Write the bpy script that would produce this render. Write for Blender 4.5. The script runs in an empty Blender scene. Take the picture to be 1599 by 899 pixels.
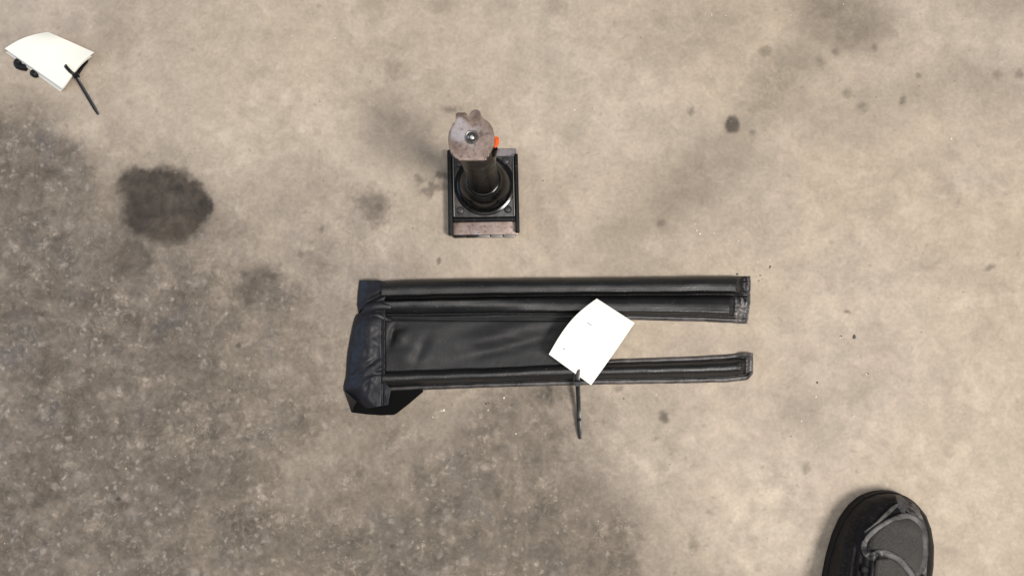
import bpy, bmesh, math, random
import numpy as np
from mathutils import Vector, Matrix, noise
from mathutils.bvhtree import BVHTree

random.seed(7)
sc = bpy.context.scene
COL = sc.collection

# ---------------------------------------------------------------- camera
W0, H0, FPX, CAMH = 1599.0, 899.0, 1390.0, 1.0
NAD = (822.0, 552.0)                       # where the plumb line under the phone falls in the frame
_z = Vector((-(NAD[0] - W0 / 2), (NAD[1] - H0 / 2), FPX)).normalized()
_x = Vector((1, 0, 0)); _x = (_x - _x.dot(_z) * _z).normalized()
_y = _z.cross(_x)
ROT = Matrix((_x, _y, _z))                 # rows: world axes seen in camera axes
cam_d = bpy.data.cameras.new("camera")
cam = bpy.data.objects.new("camera", cam_d)
COL.objects.link(cam)
cam.matrix_world = Matrix.Translation((0, 0, CAMH)) @ ROT.to_4x4()
cam_d.sensor_fit = 'HORIZONTAL'
cam_d.sensor_width = 36.0
cam_d.lens = FPX / W0 * 36.0
cam_d.clip_start = 0.01
cam_d.clip_end = 100
sc.camera = cam

# ---------------------------------------------------------------- light
wd = bpy.data.worlds.new("World")
sc.world = wd
wd.use_nodes = True
bg = wd.node_tree.nodes["Background"]
bg.inputs[0].default_value = (0.96, 0.98, 1.0, 1)
bg.inputs[1].default_value = 0.20

def area(name, loc, target, sx, sy, power, col):
    d = bpy.data.lights.new(name, 'AREA')
    d.shape = 'RECTANGLE'; d.size = sx; d.size_y = sy; d.energy = power; d.color = col
    o = bpy.data.objects.new(name, d); COL.objects.link(o)
    o.location = loc
    o.rotation_euler = (Vector(target) - Vector(loc)).to_track_quat('-Z', 'Y').to_euler()
    return o
area("workshop_lamp", (2.25, -1.15, 4.4), (0.0, 0.0, 0), 1.25, 1.0, 262, (1.0, 0.955, 0.90))
area("ceiling_lamp", (0.0, -0.05, 3.0), (0.05, -0.02, 0), 2.4, 2.3, 40, (1.0, 0.965, 0.92))
area("doorway_light", (-2.3, 0.35, 0.9), (-0.3, 0.1, 0), 1.2, 1.2, 13, (0.45, 0.64, 1.0))

sc.view_settings.view_transform = 'Standard'
sc.view_settings.look = 'None'
sc.view_settings.gamma = 1
sc.view_settings.exposure = 0.0
sc.view_settings.use_curve_mapping = False

# ---------------------------------------------------------------- helpers
def ray(px, py):
    d = Vector((px - W0 / 2, -(py - H0 / 2), -FPX))
    return (ROT @ d).normalized()
def at(px, py, z=0.0):
    d = ray(px, py)
    t = (z - CAMH) / d.z
    return Vector((0, 0, CAMH)) + d * t
def lerp(a, b, t): return a + (b - a) * t
def sstep(a, b, x):
    t = max(0.0, min(1.0, (x - a) / (b - a)))
    return t * t * (3 - 2 * t)
def interp(pts, x):
    if x <= pts[0][0]: return pts[0][1]
    for (x0, y0), (x1, y1) in zip(pts, pts[1:]):
        if x <= x1: return lerp(y0, y1, (x - x0) / (x1 - x0))
    return pts[-1][1]
def sinterp(pts, x):
    """smooth (Catmull-Rom) version of interp"""
    n = len(pts)
    if x <= pts[0][0]: return pts[0][1]
    if x >= pts[-1][0]: return pts[-1][1]
    for i in range(n - 1):
        x0, y0 = pts[i]; x1, y1 = pts[i + 1]
        if x <= x1:
            h = x1 - x0; t = (x - x0) / h
            m0 = (y1 - pts[i - 1][1]) / (x1 - pts[i - 1][0]) if i > 0 else (y1 - y0) / h
            m1 = (pts[i + 2][1] - y0) / (pts[i + 2][0] - x0) if i + 2 < n else (y1 - y0) / h
            t2, t3 = t * t, t * t * t
            return ((2*t3 - 3*t2 + 1) * y0 + (t3 - 2*t2 + t) * h * m0 + (-2*t3 + 3*t2) * y1 + (t3 - t2) * h * m1)
def nz(x, y, z=0.0): return noise.noise(Vector((x, y, z)))
def spline(P, n):
    """Catmull-Rom through a list of tuples"""
    out = []
    P = [Vector(p) for p in P]
    for i in range(len(P) - 1):
        a = P[i - 1] if i else P[0] * 2 - P[1]
        b, c = P[i], P[i + 1]
        d = P[i + 2] if i + 2 < len(P) else P[-1] * 2 - P[-2]
        for k in range(n):
            t = k / n
            out.append(0.5 * ((2*b) + (c - a)*t + (2*a - 5*b + 4*c - d)*t*t + (3*b - a - 3*c + d)*t**3))
    out.append(P[-1])
    return out

def tag(o, label=None, cat=None, group=None, kind=None):
    for k, v in (("label", label), ("category", cat), ("group", group), ("kind", kind)):
        if v: o[k] = v
    return o
def thing(name, loc, label, cat, group=None):
    o = bpy.data.objects.new(name, None)
    o.empty_display_size = 0.02
    COL.objects.link(o); o.location = loc
    return tag(o, label, cat, group)
def root_loc(p):
    v = Vector((0, 0, 0))
    while p is not None:
        v += Vector(p.location); p = p.parent
    return v
def obj(name, bm, mat, parent=None, smooth=40, loc=None):
    """link a bmesh given in world coordinates as one object"""
    off = root_loc(parent) if parent is not None else Vector(loc or (0, 0, 0))
    bmesh.ops.recalc_face_normals(bm, faces=bm.faces[:])
    for v in bm.verts: v.co -= off
    me = bpy.data.meshes.new(name)
    bm.to_mesh(me); bm.free()
    if smooth is not None:
        for p in me.polygons: p.use_smooth = True
        if smooth < 180: me.set_sharp_from_angle(angle=math.radians(smooth))
    me.materials.append(mat)
    o = bpy.data.objects.new(name, me)
    COL.objects.link(o)
    if parent is not None: o.parent = parent
    else: o.location = off
    return o
def grid_bm(fn, nu, nv, closed_u=False):
    bm = bmesh.new()
    lay = bm.verts.layers.float.new("welt")
    V = []
    for i in range(nu + (0 if closed_u else 1)):
        row = []
        for j in range(nv + 1):
            p = fn(i / nu, j / nv); w = 0.0
            if isinstance(p, tuple): p, w = p
            v = bm.verts.new(p); v[lay] = w; row.append(v)
        V.append(row)
    n = len(V)
    for i in range(nu):
        for j in range(nv):
            a, b = V[i], V[(i + 1) % n]
            bm.faces.new((a[j], b[j], b[j + 1], a[j + 1]))
    return bm
def thicken(bm, t):
    """give a sheet a real thickness, downwards"""
    bmesh.ops.recalc_face_normals(bm, faces=bm.faces[:])
    up = sum((f.normal.z for f in bm.faces))
    if up < 0: bmesh.ops.reverse_faces(bm, faces=bm.faces[:])
    bm.normal_update()
    top = bm.verts[:]; faces = bm.faces[:]
    bound = [e for e in bm.edges if e.is_boundary]
    low = {v: bm.verts.new(v.co - v.normal * t) for v in top}
    for f in faces: bm.faces.new([low[v] for v in reversed(f.verts)])
    for e in bound:
        a, b = e.verts
        bm.faces.new((a, b, low[b], low[a]))
    return bm
def prism_bm(poly, z0, z1, bevel=0.0, seg=2, top_only=False):
    bm = bmesh.new()
    lo = [bm.verts.new((p[0], p[1], z0)) for p in poly]
    hi = [bm.verts.new((p[0], p[1], z1)) for p in poly]
    n = len(poly)
    bm.faces.new(lo[::-1]); bm.faces.new(hi)
    for i in range(n):
        bm.faces.new((lo[i], lo[(i + 1) % n], hi[(i + 1) % n], hi[i]))
    if bevel:
        es = bm.edges[:]
        if top_only: es = [e for e in bm.edges if all(v.co.z > (z0 + z1) / 2 for v in e.verts)]
        bmesh.ops.bevel(bm, geom=es, offset=bevel, segments=seg, affect='EDGES', profile=0.6)
    return bm
def pxprism(pts, zref, z0, z1, bevel=0.0, seg=2, top_only=False):
    return prism_bm([at(x, y, zref).xy for x, y in pts], z0, z1, bevel, seg, top_only)
def lathe_bm(c, prof, n=56, close_top=True, close_bottom=True):
    bm = bmesh.new()
    rings = []
    for r, z in prof:
        rings.append([bm.verts.new((c[0] + r * math.cos(2*math.pi*k/n), c[1] + r * math.sin(2*math.pi*k/n), z)) for k in range(n)])
    for a, b in zip(rings, rings[1:]):
        for k in range(n):
            bm.faces.new((a[k], a[(k+1) % n], b[(k+1) % n], b[k]))
    if close_bottom: bm.faces.new(rings[0][::-1])
    if close_top: bm.faces.new(rings[-1])
    return bm
def sweep_bm(path, sec, up=Vector((0, 0, 1)), bm=None, scale=None):
    """sweep a closed 2-D section (side, up) along a path"""
    bm = bm or bmesh.new()
    rings = []
    n = len(path)
    for i, p in enumerate(path):
        t = (path[min(i + 1, n - 1)] - path[max(i - 1, 0)]).normalized()
        s = t.cross(up)
        if s.length < 1e-4: s = t.cross(Vector((0, 1, 0)))
        s.normalize(); u = s.cross(t)
        k = scale(i / (n - 1)) if scale else 1.0
        rings.append([bm.verts.new(p + s * a * k + u * b * k) for a, b in sec])
    m = len(sec)
    for a, b in zip(rings, rings[1:]):
        for k in range(m):
            bm.faces.new((a[k], a[(k+1) % m], b[(k+1) % m], b[k]))
    bm.faces.new(rings[0][::-1]); bm.faces.new(rings[-1])
    return bm
def circ(r, n=10, squash=1.0): return [(r * math.cos(2*math.pi*k/n), r * squash * math.sin(2*math.pi*k/n)) for k in range(n)]

# ---------------------------------------------------------------- materials
class NT:
    def __init__(s, name):
        s.m = bpy.data.materials.new(name); s.m.use_nodes = True
        s.t = s.m.node_tree; s.N = s.t.nodes; s.L = s.t.links
        s.b = s.N["Principled BSDF"]
    def put(s, sock, v):
        if isinstance(v, bpy.types.NodeSocket): s.L.new(v, sock)
        elif v is not None:
            if hasattr(sock.default_value, '__len__') and not hasattr(v, '__len__'): v = (v,) * len(sock.default_value)
            if hasattr(v, '__len__') and len(sock.default_value) == 4 and len(v) == 3: v = (*v, 1)
            sock.default_value = v
    def math(s, op, a, b=None, c=None, clamp=False):
        n = s.N.new('ShaderNodeMath'); n.operation = op; n.use_clamp = clamp
        s.put(n.inputs[0], a); s.put(n.inputs[1], b); s.put(n.inputs[2], c)
        return n.outputs[0]
    def vmath(s, op, a, b=None, scale=None):
        n = s.N.new('ShaderNodeVectorMath'); n.operation = op
        s.put(n.inputs[0], a); s.put(n.inputs[1], b)
        if scale is not None: s.put(n.inputs['Scale'], scale)
        return n.outputs['Value'] if op in ('LENGTH', 'DISTANCE', 'DOT_PRODUCT') else n.outputs[0]
    def noise(s, v, scale, detail=3, rough=0.55, dist=0.0, color=False):
        n = s.N.new('ShaderNodeTexNoise')
        s.put(n.inputs['Vector'], v); n.inputs['Scale'].default_value = scale
        n.inputs['Detail'].default_value = detail; n.inputs['Roughness'].default_value = rough
        n.inputs['Distortion'].default_value = dist
        return n.outputs[1 if color else 0]
    def vor(s, v, scale, feature='F1', rnd=1.0):
        n = s.N.new('ShaderNodeTexVoronoi'); n.feature = feature
        s.put(n.inputs['Vector'], v); n.inputs['Scale'].default_value = scale
        n.inputs['Randomness'].default_value = rnd
        return n
    def step(s, v, a, b, lo=0.0, hi=1.0):
        n = s.N.new('ShaderNodeMapRange'); n.interpolation_type = 'SMOOTHSTEP'
        s.put(n.inputs[0], v); s.put(n.inputs[1], a); s.put(n.inputs[2], b); s.put(n.inputs[3], lo); s.put(n.inputs[4], hi)
        return n.outputs[0]
    def lin(s, v, a, b, lo=0.0, hi=1.0):
        n = s.N.new('ShaderNodeMapRange'); n.clamp = True
        s.put(n.inputs[0], v); s.put(n.inputs[1], a); s.put(n.inputs[2], b); s.put(n.inputs[3], lo); s.put(n.inputs[4], hi)
        return n.outputs[0]
    def mix(s, f, a, b, mode='MIX'):
        n = s.N.new('ShaderNodeMix'); n.data_type = 'RGBA'; n.blend_type = mode
        s.put(n.inputs[0], f); s.put(n.inputs[6], a); s.put(n.inputs[7], b)
        return n.outputs[2]
    def bump(s, h, strength=0.3, dist=0.001, normal=None):
        n = s.N.new('ShaderNodeBump'); n.inputs['Strength'].default_value = strength
        n.inputs['Distance'].default_value = dist
        s.put(n.inputs['Height'], h)
        if normal is not None: s.L.new(normal, n.inputs['Normal'])
        return n.outputs[0]
    def pos(s):
        return s.N.new('ShaderNodeNewGeometry').outputs['Position']
    def out(s, col=None, rough=None, metal=None, normal=None, **kw):
        s.put(s.b.inputs['Base Color'], col); s.put(s.b.inputs['Roughness'], rough); s.put(s.b.inputs['Metallic'], metal)
        if normal is not None: s.L.new(normal, s.b.inputs['Normal'])
        for k, v in kw.items(): s.put(s.b.inputs[k.replace('_', ' ')], v)
        return s.m

# ---- concrete
WEAR = {}
def concrete():
    t = NT("worn_concrete")
    P = t.pos()
    warp = t.noise(P, 22, 3, 0.6, color=True)
    warp = t.vmath('SUBTRACT', warp, (0.5, 0.5, 0.5))
    PW = t.vmath('ADD', P, t.vmath('SCALE', warp, scale=0.022))       # ragged edges
    warp2 = t.vmath('SUBTRACT', t.noise(P, 110, 2, 0.6, color=True), (0.5, 0.5, 0.5))
    PW = t.vmath('ADD', PW, t.vmath('SCALE', warp2, scale=0.007))
    bigw = t.vmath('SUBTRACT', t.noise(P, 6, 2, 0.5, color=True), (0.5, 0.5, 0.5))
    PB = t.vmath('ADD', P, t.vmath('SCALE', bigw, scale=0.10))
    PB = t.vmath('ADD', PB, t.vmath('SCALE', warp, scale=0.05))

    def spots(lst, base, soft_default=0.35):
        """the wear map of the floor: one float per ground vertex, ragged by noise"""
        key = "wear_%d" % len(WEAR)
        WEAR[key] = (lst, base, soft_default)
        n = t.N.new('ShaderNodeAttribute'); n.attribute_name = key
        return n.outputs['Fac']
    # trodden-in grey dirt, left and bottom
    dirt = spots([(40, 680, 540, 400, 1.0, 0.50), (560, 880, 430, 160, 0.85, 0.6), (680, 800, 240, 150, 0.95, 0.50), (0, 300, 185, 140, 0.95, 0.5), (830, 860, 150, 85, 0.90, 0.6),
                  (235, 500, 330, 170, 0.80, 0.55), (400, 640, 330, 130, 0.65, 0.7), (680, 690, 240, 70, 0.65, 0.8)], 'B')
    n_mid = t.noise(PW, 13, 5, 0.62)
    n_sml = t.noise(PW, 55, 4, 0.6)
    n_fin = t.noise(P, 230, 3, 0.6)
    n_big = t.noise(P, 4.2, 3, 0.5)
    dirt = t.math('MULTIPLY', dirt, t.lin(n_mid, 0.28, 0.62, 0.74, 1.12), clamp=True)
    cream = t.mix(t.lin(n_big, 0.35, 0.68), (0.404, 0.334, 0.258), (0.398, 0.334, 0.274))
    cream = t.mix(t.math('MULTIPLY', t.step(t.noise(PW, 9, 4, 0.6), 0.47, 0.66), 0.42), cream, (0.275, 0.224, 0.178))
    cream = t.mix(t.math('MULTIPLY', t.step(t.noise(PB, 19, 4, 0.65, 0.6), 0.53, 0.70), 0.36), cream, (0.465, 0.396, 0.322))
    grey = t.mix(t.step(t.noise(PW, 40, 5, 0.68), 0.34, 0.66), (0.082, 0.0675, 0.053), (0.162, 0.134, 0.107))
    grey = t.mix(t.math('MULTIPLY', t.step(t.noise(PB, 16, 3, 0.6), 0.54, 0.70), 0.75), grey, (0.092, 0.084, 0.080))
    col = t.mix(t.math('MULTIPLY', dirt, 0.93), cream, grey)
    # smudges; the one left of the jack also paints in some of its shadow
    smudge_shade = spots([(1310, 25, 78, 64, 0.85, 0.7), (1225, 120, 120, 42, 0.60, 0.8, 52), (1075, 285, 150, 50, 0.62, 0.8, 42), (1120, 40, 70, 40, 0.4, 0.9),
                    (1420, 150, 190, 45, 0.30, 0.9, 8), (1560, 0, 70, 30, 0.4, 0.8), (670, 268, 26, 48, 0.14, 0.75), (700, 190, 60, 24, 0.25, 0.9),
                    (900, 770, 55, 45, 0.4, 0.8), (860, 850, 120, 60, 0.55, 0.7), (700, 680, 200, 60, 0.35, 0.8),
                    (405, 445, 42, 32, 0.75, 0.6), (207, 403, 34, 25, 0.8, 0.5), (190, 380, 60, 70, 0.35, 0.8), (610, 108, 20, 18, 0.55, 0.8),
                    (692, 10, 22, 12, 0.5, 0.8), (865, 612, 38, 17, 0.85, 0.4), (1040, 640, 60, 20, 0.28, 0.9), (980, 415, 90, 18, 0.3, 0.8),
                    (865, 15, 14, 12, 0.5, 0.8), (565, 640, 120, 20, 0.35, 0.8), (1090, 60, 26, 20, 0.35, 0.9), (625, 190, 16, 14, 0.4, 0.8),
                    (480, 660, 26, 34, 0.5, 0.7), (395, 735, 36, 24, 0.6, 0.7), (560, 770, 60, 40, 0.6, 0.7), (440, 850, 90, 45, 0.75, 0.7), (620, 850, 120, 45, 0.6, 0.8), (720, 770, 70, 50, 0.5, 0.8), (130, 700, 90, 60, 0.4, 0.9), (280, 780, 70, 60, 0.45, 0.9), (60, 480, 70, 50, 0.4, 0.9), (270, 560, 60, 40, 0.5, 0.8),
                    (585, 780, 28, 42, 0.5, 0.7), (30, 310, 45, 70, 0.5, 0.8), (60, 155, 60, 24, 0.35, 0.8, -25)], 'W', 0.6)
    col = t.mix(t.math('MULTIPLY', smudge_shade, t.lin(n_sml, 0.25, 0.6, 0.34, 0.80)), col, (0.096, 0.079, 0.062))
    # pale scuffs where the surface is scraped clean
    pale = spots([(1190, 790, 60, 85, 0.85, 0.8, -20), (1080, 700, 110, 60, 0.35, 0.9), (1240, 860, 60, 50, 0.6, 0.9), (1340, 470, 110, 70, 0.3, 0.9),
                  (980, 150, 110, 60, 0.28, 0.9), (470, 170, 90, 110, 0.35, 0.9), (570, 30, 60, 40, 0.3, 0.9), (1500, 760, 140, 200, 0.4, 0.9),
                  (350, 240, 80, 60, 0.3, 0.9), (840, 200, 60, 60, 0.3, 0.9)], 'W', 0.8)
    pm = t.math('MULTIPLY', pale, t.lin(t.noise(PW, 38, 4, 0.65), 0.34, 0.62, 0.15, 1.0))
    col = t.mix(pm, col, (0.560, 0.480, 0.385))
    # aggregate flecks showing through the dirt
    PF = t.vmath('ADD', P, t.vmath('SCALE', warp2, scale=0.010))
    for scale, size, chance, pale_c, amt in ((88, 0.34, 0.55, (0.300, 0.262, 0.220), 0.62), (46, 0.36, 0.62, (0.265, 0.230, 0.194), 0.58), (175, 0.40, 0.50, (0.330, 0.288, 0.242), 0.62)):
        v = t.vor(PF, scale)
        rnd = t.N.new('ShaderNodeSeparateColor'); t.L.new(v.outputs['Color'], rnd.inputs[0])
        pick = t.step(rnd.outputs[0], chance - 0.04, chance + 0.10)
        rad = t.math('MULTIPLY', rnd.outputs[1], size)
        f = t.step(v.outputs['Distance'], t.math('ADD', rad, 0.24), t.math('SUBTRACT', rad, 0.16))
        f = t.math('MULTIPLY', f, pick)
        f = t.math('MULTIPLY', f, t.lin(dirt, 0.10, 0.85, 0.10, 1.0))
        f = t.math('MULTIPLY', f, t.lin(n_sml, 0.36, 0.60, 0.25, 1.0))
        col = t.mix(t.math('MULTIPLY', f, amt), col, pale_c)
    # thin pale scratches/ridges in the trowelled surface
    ridge = t.math('ABSOLUTE', t.math('SUBTRACT', t.noise(PB, 34, 3, 0.6, 1.2), 0.5))
    ridge = t.math('MULTIPLY', t.step(ridge, 0.030, 0.0), t.step(n_mid, 0.47, 0.64))
    col = t.mix(t.math('MULTIPLY', ridge, 0.20), col, (0.50, 0.43, 0.345))
    # dark pits
    v = t.vor(PF, 62)
    rnd = t.N.new('ShaderNodeSeparateColor'); t.L.new(v.outputs['Color'], rnd.inputs[0])
    pit = t.math('MULTIPLY', t.step(v.outputs['Distance'], 0.22, 0.05), t.step(rnd.outputs[2], 0.86, 0.97))
    pit = t.math('MULTIPLY', pit, t.lin(dirt, 0.0, 0.8, 0.25, 0.7))
    col = t.mix(pit, col, (0.13, 0.11, 0.095))
    # oil
    oil = spots([(258, 322, 74, 62, 0.96, 0.22), (220, 298, 40, 36, 0.93, 0.26), (292, 320, 42, 47, 0.96, 0.16), (207, 403, 30, 22, 0.36, 0.6), (402, 446, 36, 28, 0.34, 0.7), (190, 372, 30, 40, 0.2, 0.9), (256, 322, 92, 76, 0.30, 0.35),
                 (1142, 195, 12.5, 14, 0.85, 0.25), (584, 321, 26, 24, 0.55, 0.6), (592, 325, 9, 9, 0.7, 0.6),
                 (688, 272, 11, 8, 0.7, 0.6), (680, 293, 18, 9, 0.6, 0.7), (655, 278, 9, 7, 0.5, 0.7), (705, 170, 12, 6, 0.5, 0.8),
                 (1080, 173, 5, 8, 0.5, 0.6), (1175, 207, 6, 5, 0.4, 0.6), (1320, 145, 6, 8, 0.42, 0.9), (1345, 164, 8, 6, 0.42, 0.9), (1408, 158, 5, 7, 0.5, 0.8),
                 (1366, 73, 5, 5, 0.42, 0.9), (1304, 81, 6, 6, 0.5, 0.8), (1280, 96, 6, 9, 0.42, 0.9), (1195, 80, 9, 8, 0.45, 0.7), (1433, 119, 4, 4, 0.4, 0.6), (1592, 116, 6, 8, 0.45, 0.6),
                 (1561, 118, 6, 7, 0.35, 0.7), (1031, 350, 6, 6, 0.5, 0.6), (1036, 649, 7, 9, 0.70, 0.6), (1545, 417, 8, 5, 0.5, 0.6), (1258, 732, 6, 9, 0.4, 0.7),
                 (1323, 485, 5, 3, 0.6, 0.4), (1083, 848, 6, 9, 0.35, 0.7), (967, 608, 7, 5, 0.5, 0.6),
                 (384, 428, 11, 8, 0.55, 0.6), (405, 438, 14, 5, 0.6, 0.5), (428, 432, 7, 7, 0.5, 0.6), (393, 468, 12, 7, 0.55, 0.6), (198, 418, 9, 8, 0.5, 0.7), (230, 410, 12, 9, 0.35, 0.7),
                 (372, 540, 5, 5, 0.7, 0.4), (503, 360, 4, 6, 0.5, 0.6), (470, 396, 5, 6, 0.35, 0.6), (473, 658, 10, 10, 0.45, 0.7), (612, 852, 4, 4, 0.6, 0.5),
                 (861, 605, 4, 16, 0.7, 0.5), (684, 408, 4, 5, 0.6, 0.4), (1000, 840, 8, 5, 0.3, 0.7), (185, 780, 3, 3, 0.8, 0.4), (1108, 800, 5, 4, 0.35, 0.6)], 'W')
    oilc = t.mix(t.lin(n_mid, 0.35, 0.65), (0.020, 0.0155, 0.0120), (0.046, 0.035, 0.025))
    col = t.mix(t.math('MULTIPLY', oil, t.lin(n_sml, 0.25, 0.6, 0.80, 1.0)), col, oilc)
    cl = t.lin(t.noise(PB, 30, 6, 0.70, 0.4), 0.30, 0.70)
    cl2 = t.lin(t.noise(PW, 85, 4, 0.66, 0.3), 0.30, 0.70)
    lo1 = t.lin(dirt, 0.0, 0.9, 0.90, 0.74); hi1 = t.lin(dirt, 0.0, 0.9, 1.07, 1.22)
    cm = t.math('ADD', lo1, t.math('MULTIPLY', cl, t.math('SUBTRACT', hi1, lo1)))
    lo2 = t.lin(dirt, 0.0, 0.9, 0.94, 0.84); hi2 = t.lin(dirt, 0.0, 0.9, 1.05, 1.17)
    cm = t.math('MULTIPLY', cm, t.math('ADD', lo2, t.math('MULTIPLY', cl2, t.math('SUBTRACT', hi2, lo2))))
    col = t.mix(1.0, col, cm, 'MULTIPLY')
    lo3 = t.lin(dirt, 0.0, 0.9, 0.97, 0.86); hi3 = t.lin(dirt, 0.0, 0.9, 1.03, 1.17)
    cl3 = t.lin(t.noise(PF, 165, 3, 0.6, 0.3), 0.30, 0.70)
    col = t.mix(1.0, col, t.math('ADD', lo3, t.math('MULTIPLY', cl3, t.math('SUBTRACT', hi3, lo3))), 'MULTIPLY')
    # fine mottling
    g = t.lin(n_fin, 0.25, 0.75, 0.90, 1.10)
    g2 = t.lin(n_sml, 0.25, 0.75, 0.90, 1.10)
    g3 = t.lin(t.noise(PW, 26, 4, 0.6), 0.3, 0.7, 0.90, 1.09)
    gg = t.math('MULTIPLY', t.math('MULTIPLY', g, g2), g3)
    col = t.mix(1.0, col, gg, 'MULTIPLY')
    h = t.math('ADD', t.math('MULTIPLY', n_sml, 0.6), t.math('MULTIPLY', n_fin, 0.35))
    nrm = t.bump(h, 0.48, 0.0022)
    rough = t.math('SUBTRACT', 0.78, t.math('MULTIPLY', oil, 0.16))
    return t.out(col, rough, 0.0, nrm, Specular_IOR_Level=0.28)
M_CONC = concrete()

def vinyl(name, base, rough, dust, spec=0.36, grain=420):
    t = NT(name); P = t.pos()
    n1 = t.noise(P, 28, 4, 0.6); n2 = t.noise(P, 160, 3, 0.6)
    v = t.vor(P, grain, 'F1')
    col = t.mix(t.lin(n1, 0.3, 0.7), base, tuple(c * 1.45 for c in base))
    at_ = t.N.new('ShaderNodeAttribute'); at_.attribute_name = "welt"   # dusty along the thin worn welts
    low = at_.outputs['Fac']
    d = t.math('MULTIPLY', low, t.lin(t.noise(P, 75, 4, 0.65), 0.38, 0.66, 0.25, 1.0))
    d = t.math('MULTIPLY', d, dust)
    specks = t.math('MULTIPLY', t.step(t.noise(P, 330, 2, 0.5), 0.66, 0.76), 0.35 * min(1, dust * 2 + 0.2))
    d = t.math('MAXIMUM', d, specks)
    col = t.mix(d, col, (0.165, 0.150, 0.145))
    h = t.math('ADD', t.math('MULTIPLY', v.outputs['Distance'], 0.5), t.math('MULTIPLY', n2, 0.9))
    nrm = t.bump(h, 0.22, 0.0008)
    r = t.lin(n1, 0.3, 0.7, rough - 0.05, rough + 0.08)
    return t.out(col, r, 0.0, nrm, Specular_IOR_Level=spec)
M_VINYL = vinyl("black_vinyl", (0.0052, 0.0052, 0.0058), 0.42, 0.75, 0.60)
M_PANEL = vinyl("black_vinyl_panel", (0.0095, 0.0095, 0.0105), 0.54, 0.0, 0.38)
M_SLEEVE = vinyl("black_vinyl_sleeve", (0.0080, 0.0078, 0.0105), 0.46, 0.0, 0.34)
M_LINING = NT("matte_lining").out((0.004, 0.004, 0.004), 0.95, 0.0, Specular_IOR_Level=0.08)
M_THREAD = NT("thread").out((0.010, 0.010, 0.011), 0.7, 0.0)

def paint_black():
    t = NT("gloss_black_paint"); P = t.pos()
    n = t.noise(P, 60, 4, 0.6); n2 = t.noise(P, 260, 3, 0.6)
    col = t.mix(t.math('MULTIPLY', t.step(n2, 0.55, 0.72), t.step(n, 0.46, 0.62)), (0.0035, 0.0035, 0.0035), (0.028, 0.022, 0.018))
    return t.out(col, t.lin(n, 0.3, 0.7, 0.13, 0.26), 0.0, t.bump(n2, 0.06, 0.0006), Specular_IOR_Level=0.36)
M_GLOSS = paint_black()
def shaft_black():
    t = NT("oily_black_shaft"); P = t.pos()
    n = t.noise(P, 70, 4, 0.6); n2 = t.noise(P, 240, 3, 0.6)
    col = t.mix(t.math('MULTIPLY', t.step(n2, 0.52, 0.70), t.step(n, 0.44, 0.60)), (0.003, 0.003, 0.003), (0.035, 0.029, 0.024))
    return t.out(col, t.lin(n, 0.3, 0.7, 0.22, 0.45), 0.0, t.bump(n2, 0.10, 0.0006), Specular_IOR_Level=0.05)
M_SHAFT = shaft_black()
def satin_black():
    t = NT("satin_black_steel"); P = t.pos()
    n = t.noise(P, 150, 4, 0.6)
    col = t.mix(t.step(n, 0.57, 0.72), (0.005, 0.005, 0.0055), (0.05, 0.042, 0.037))
    return t.out(col, 0.38, 0.0, t.bump(n, 0.15, 0.0006), Specular_IOR_Level=0.18)
M_SATIN = satin_black()
def grey_plate():
    t = NT("grimy_grey_steel"); P = t.pos()
    n = t.noise(P, 110, 4, 0.65); n2 = t.noise(P, 35, 3, 0.6)
    col = t.mix(t.lin(n, 0.35, 0.65), (0.022, 0.021, 0.0225), (0.062, 0.058, 0.060))
    col = t.mix(t.math('MULTIPLY', t.step(n2, 0.5, 0.66), 0.5), col, (0.095, 0.068, 0.054))
    return t.out(col, 0.42, 0.2, t.bump(n, 0.2, 0.0006), Specular_IOR_Level=0.35)
M_GREY = grey_plate()
def rusty(name, scale=70):
    t = NT(name); P = t.pos()
    n = t.noise(P, scale, 4, 0.62); n2 = t.noise(P, scale * 4.5, 3, 0.6); n3 = t.noise(P, scale * 0.55, 2, 0.5)
    col = t.mix(t.lin(n, 0.34, 0.66), (0.255, 0.200, 0.182), (0.140, 0.092, 0.072))
    col = t.mix(t.step(n3, 0.52, 0.64), col, (0.300, 0.275, 0.285))
    col = t.mix(t.math('MULTIPLY', t.step(n2, 0.54, 0.68), 0.6), col, (0.055, 0.042, 0.036))
    return t.out(col, t.lin(n2, 0.3, 0.7, 0.28, 0.5), t.lin(n3, 0.35, 0.65, 0.35, 0.70), t.bump(n2, 0.18, 0.0006))
M_RUST = rusty("rust_bloomed_steel")
M_RUSTSTRIP = rusty("rusty_foot_steel", 55)
M_BOLT = NT("worn_bright_steel").out((0.30, 0.29, 0.28), 0.22, 1.0)
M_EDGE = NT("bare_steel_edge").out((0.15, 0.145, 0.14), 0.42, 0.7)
M_ORANGE = NT("orange_plastic").out((0.90, 0.125, 0.018), 0.40, 0.0)
def paper():
    t = NT("white_card"); P = t.pos()
    n = t.noise(P, 500, 2, 0.5)
    return t.out(t.mix(n, (0.785, 0.775, 0.705), (0.815, 0.805, 0.735)), 0.55, 0.0, t.bump(t.noise(P, 40, 2), 0.12, 0.002))
M_PAPER = paper()
M_INK = NT("grey_ink").out((0.30, 0.30, 0.42), 0.7, 0.0)
M_TIE = NT("black_nylon").out((0.006, 0.006, 0.0065), 0.30, 0.0, Specular_IOR_Level=0.42)
M_RUBBER = NT("black_rubber").out((0.006, 0.006, 0.0065), 0.5, 0.0, Specular_IOR_Level=0.3)

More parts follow.
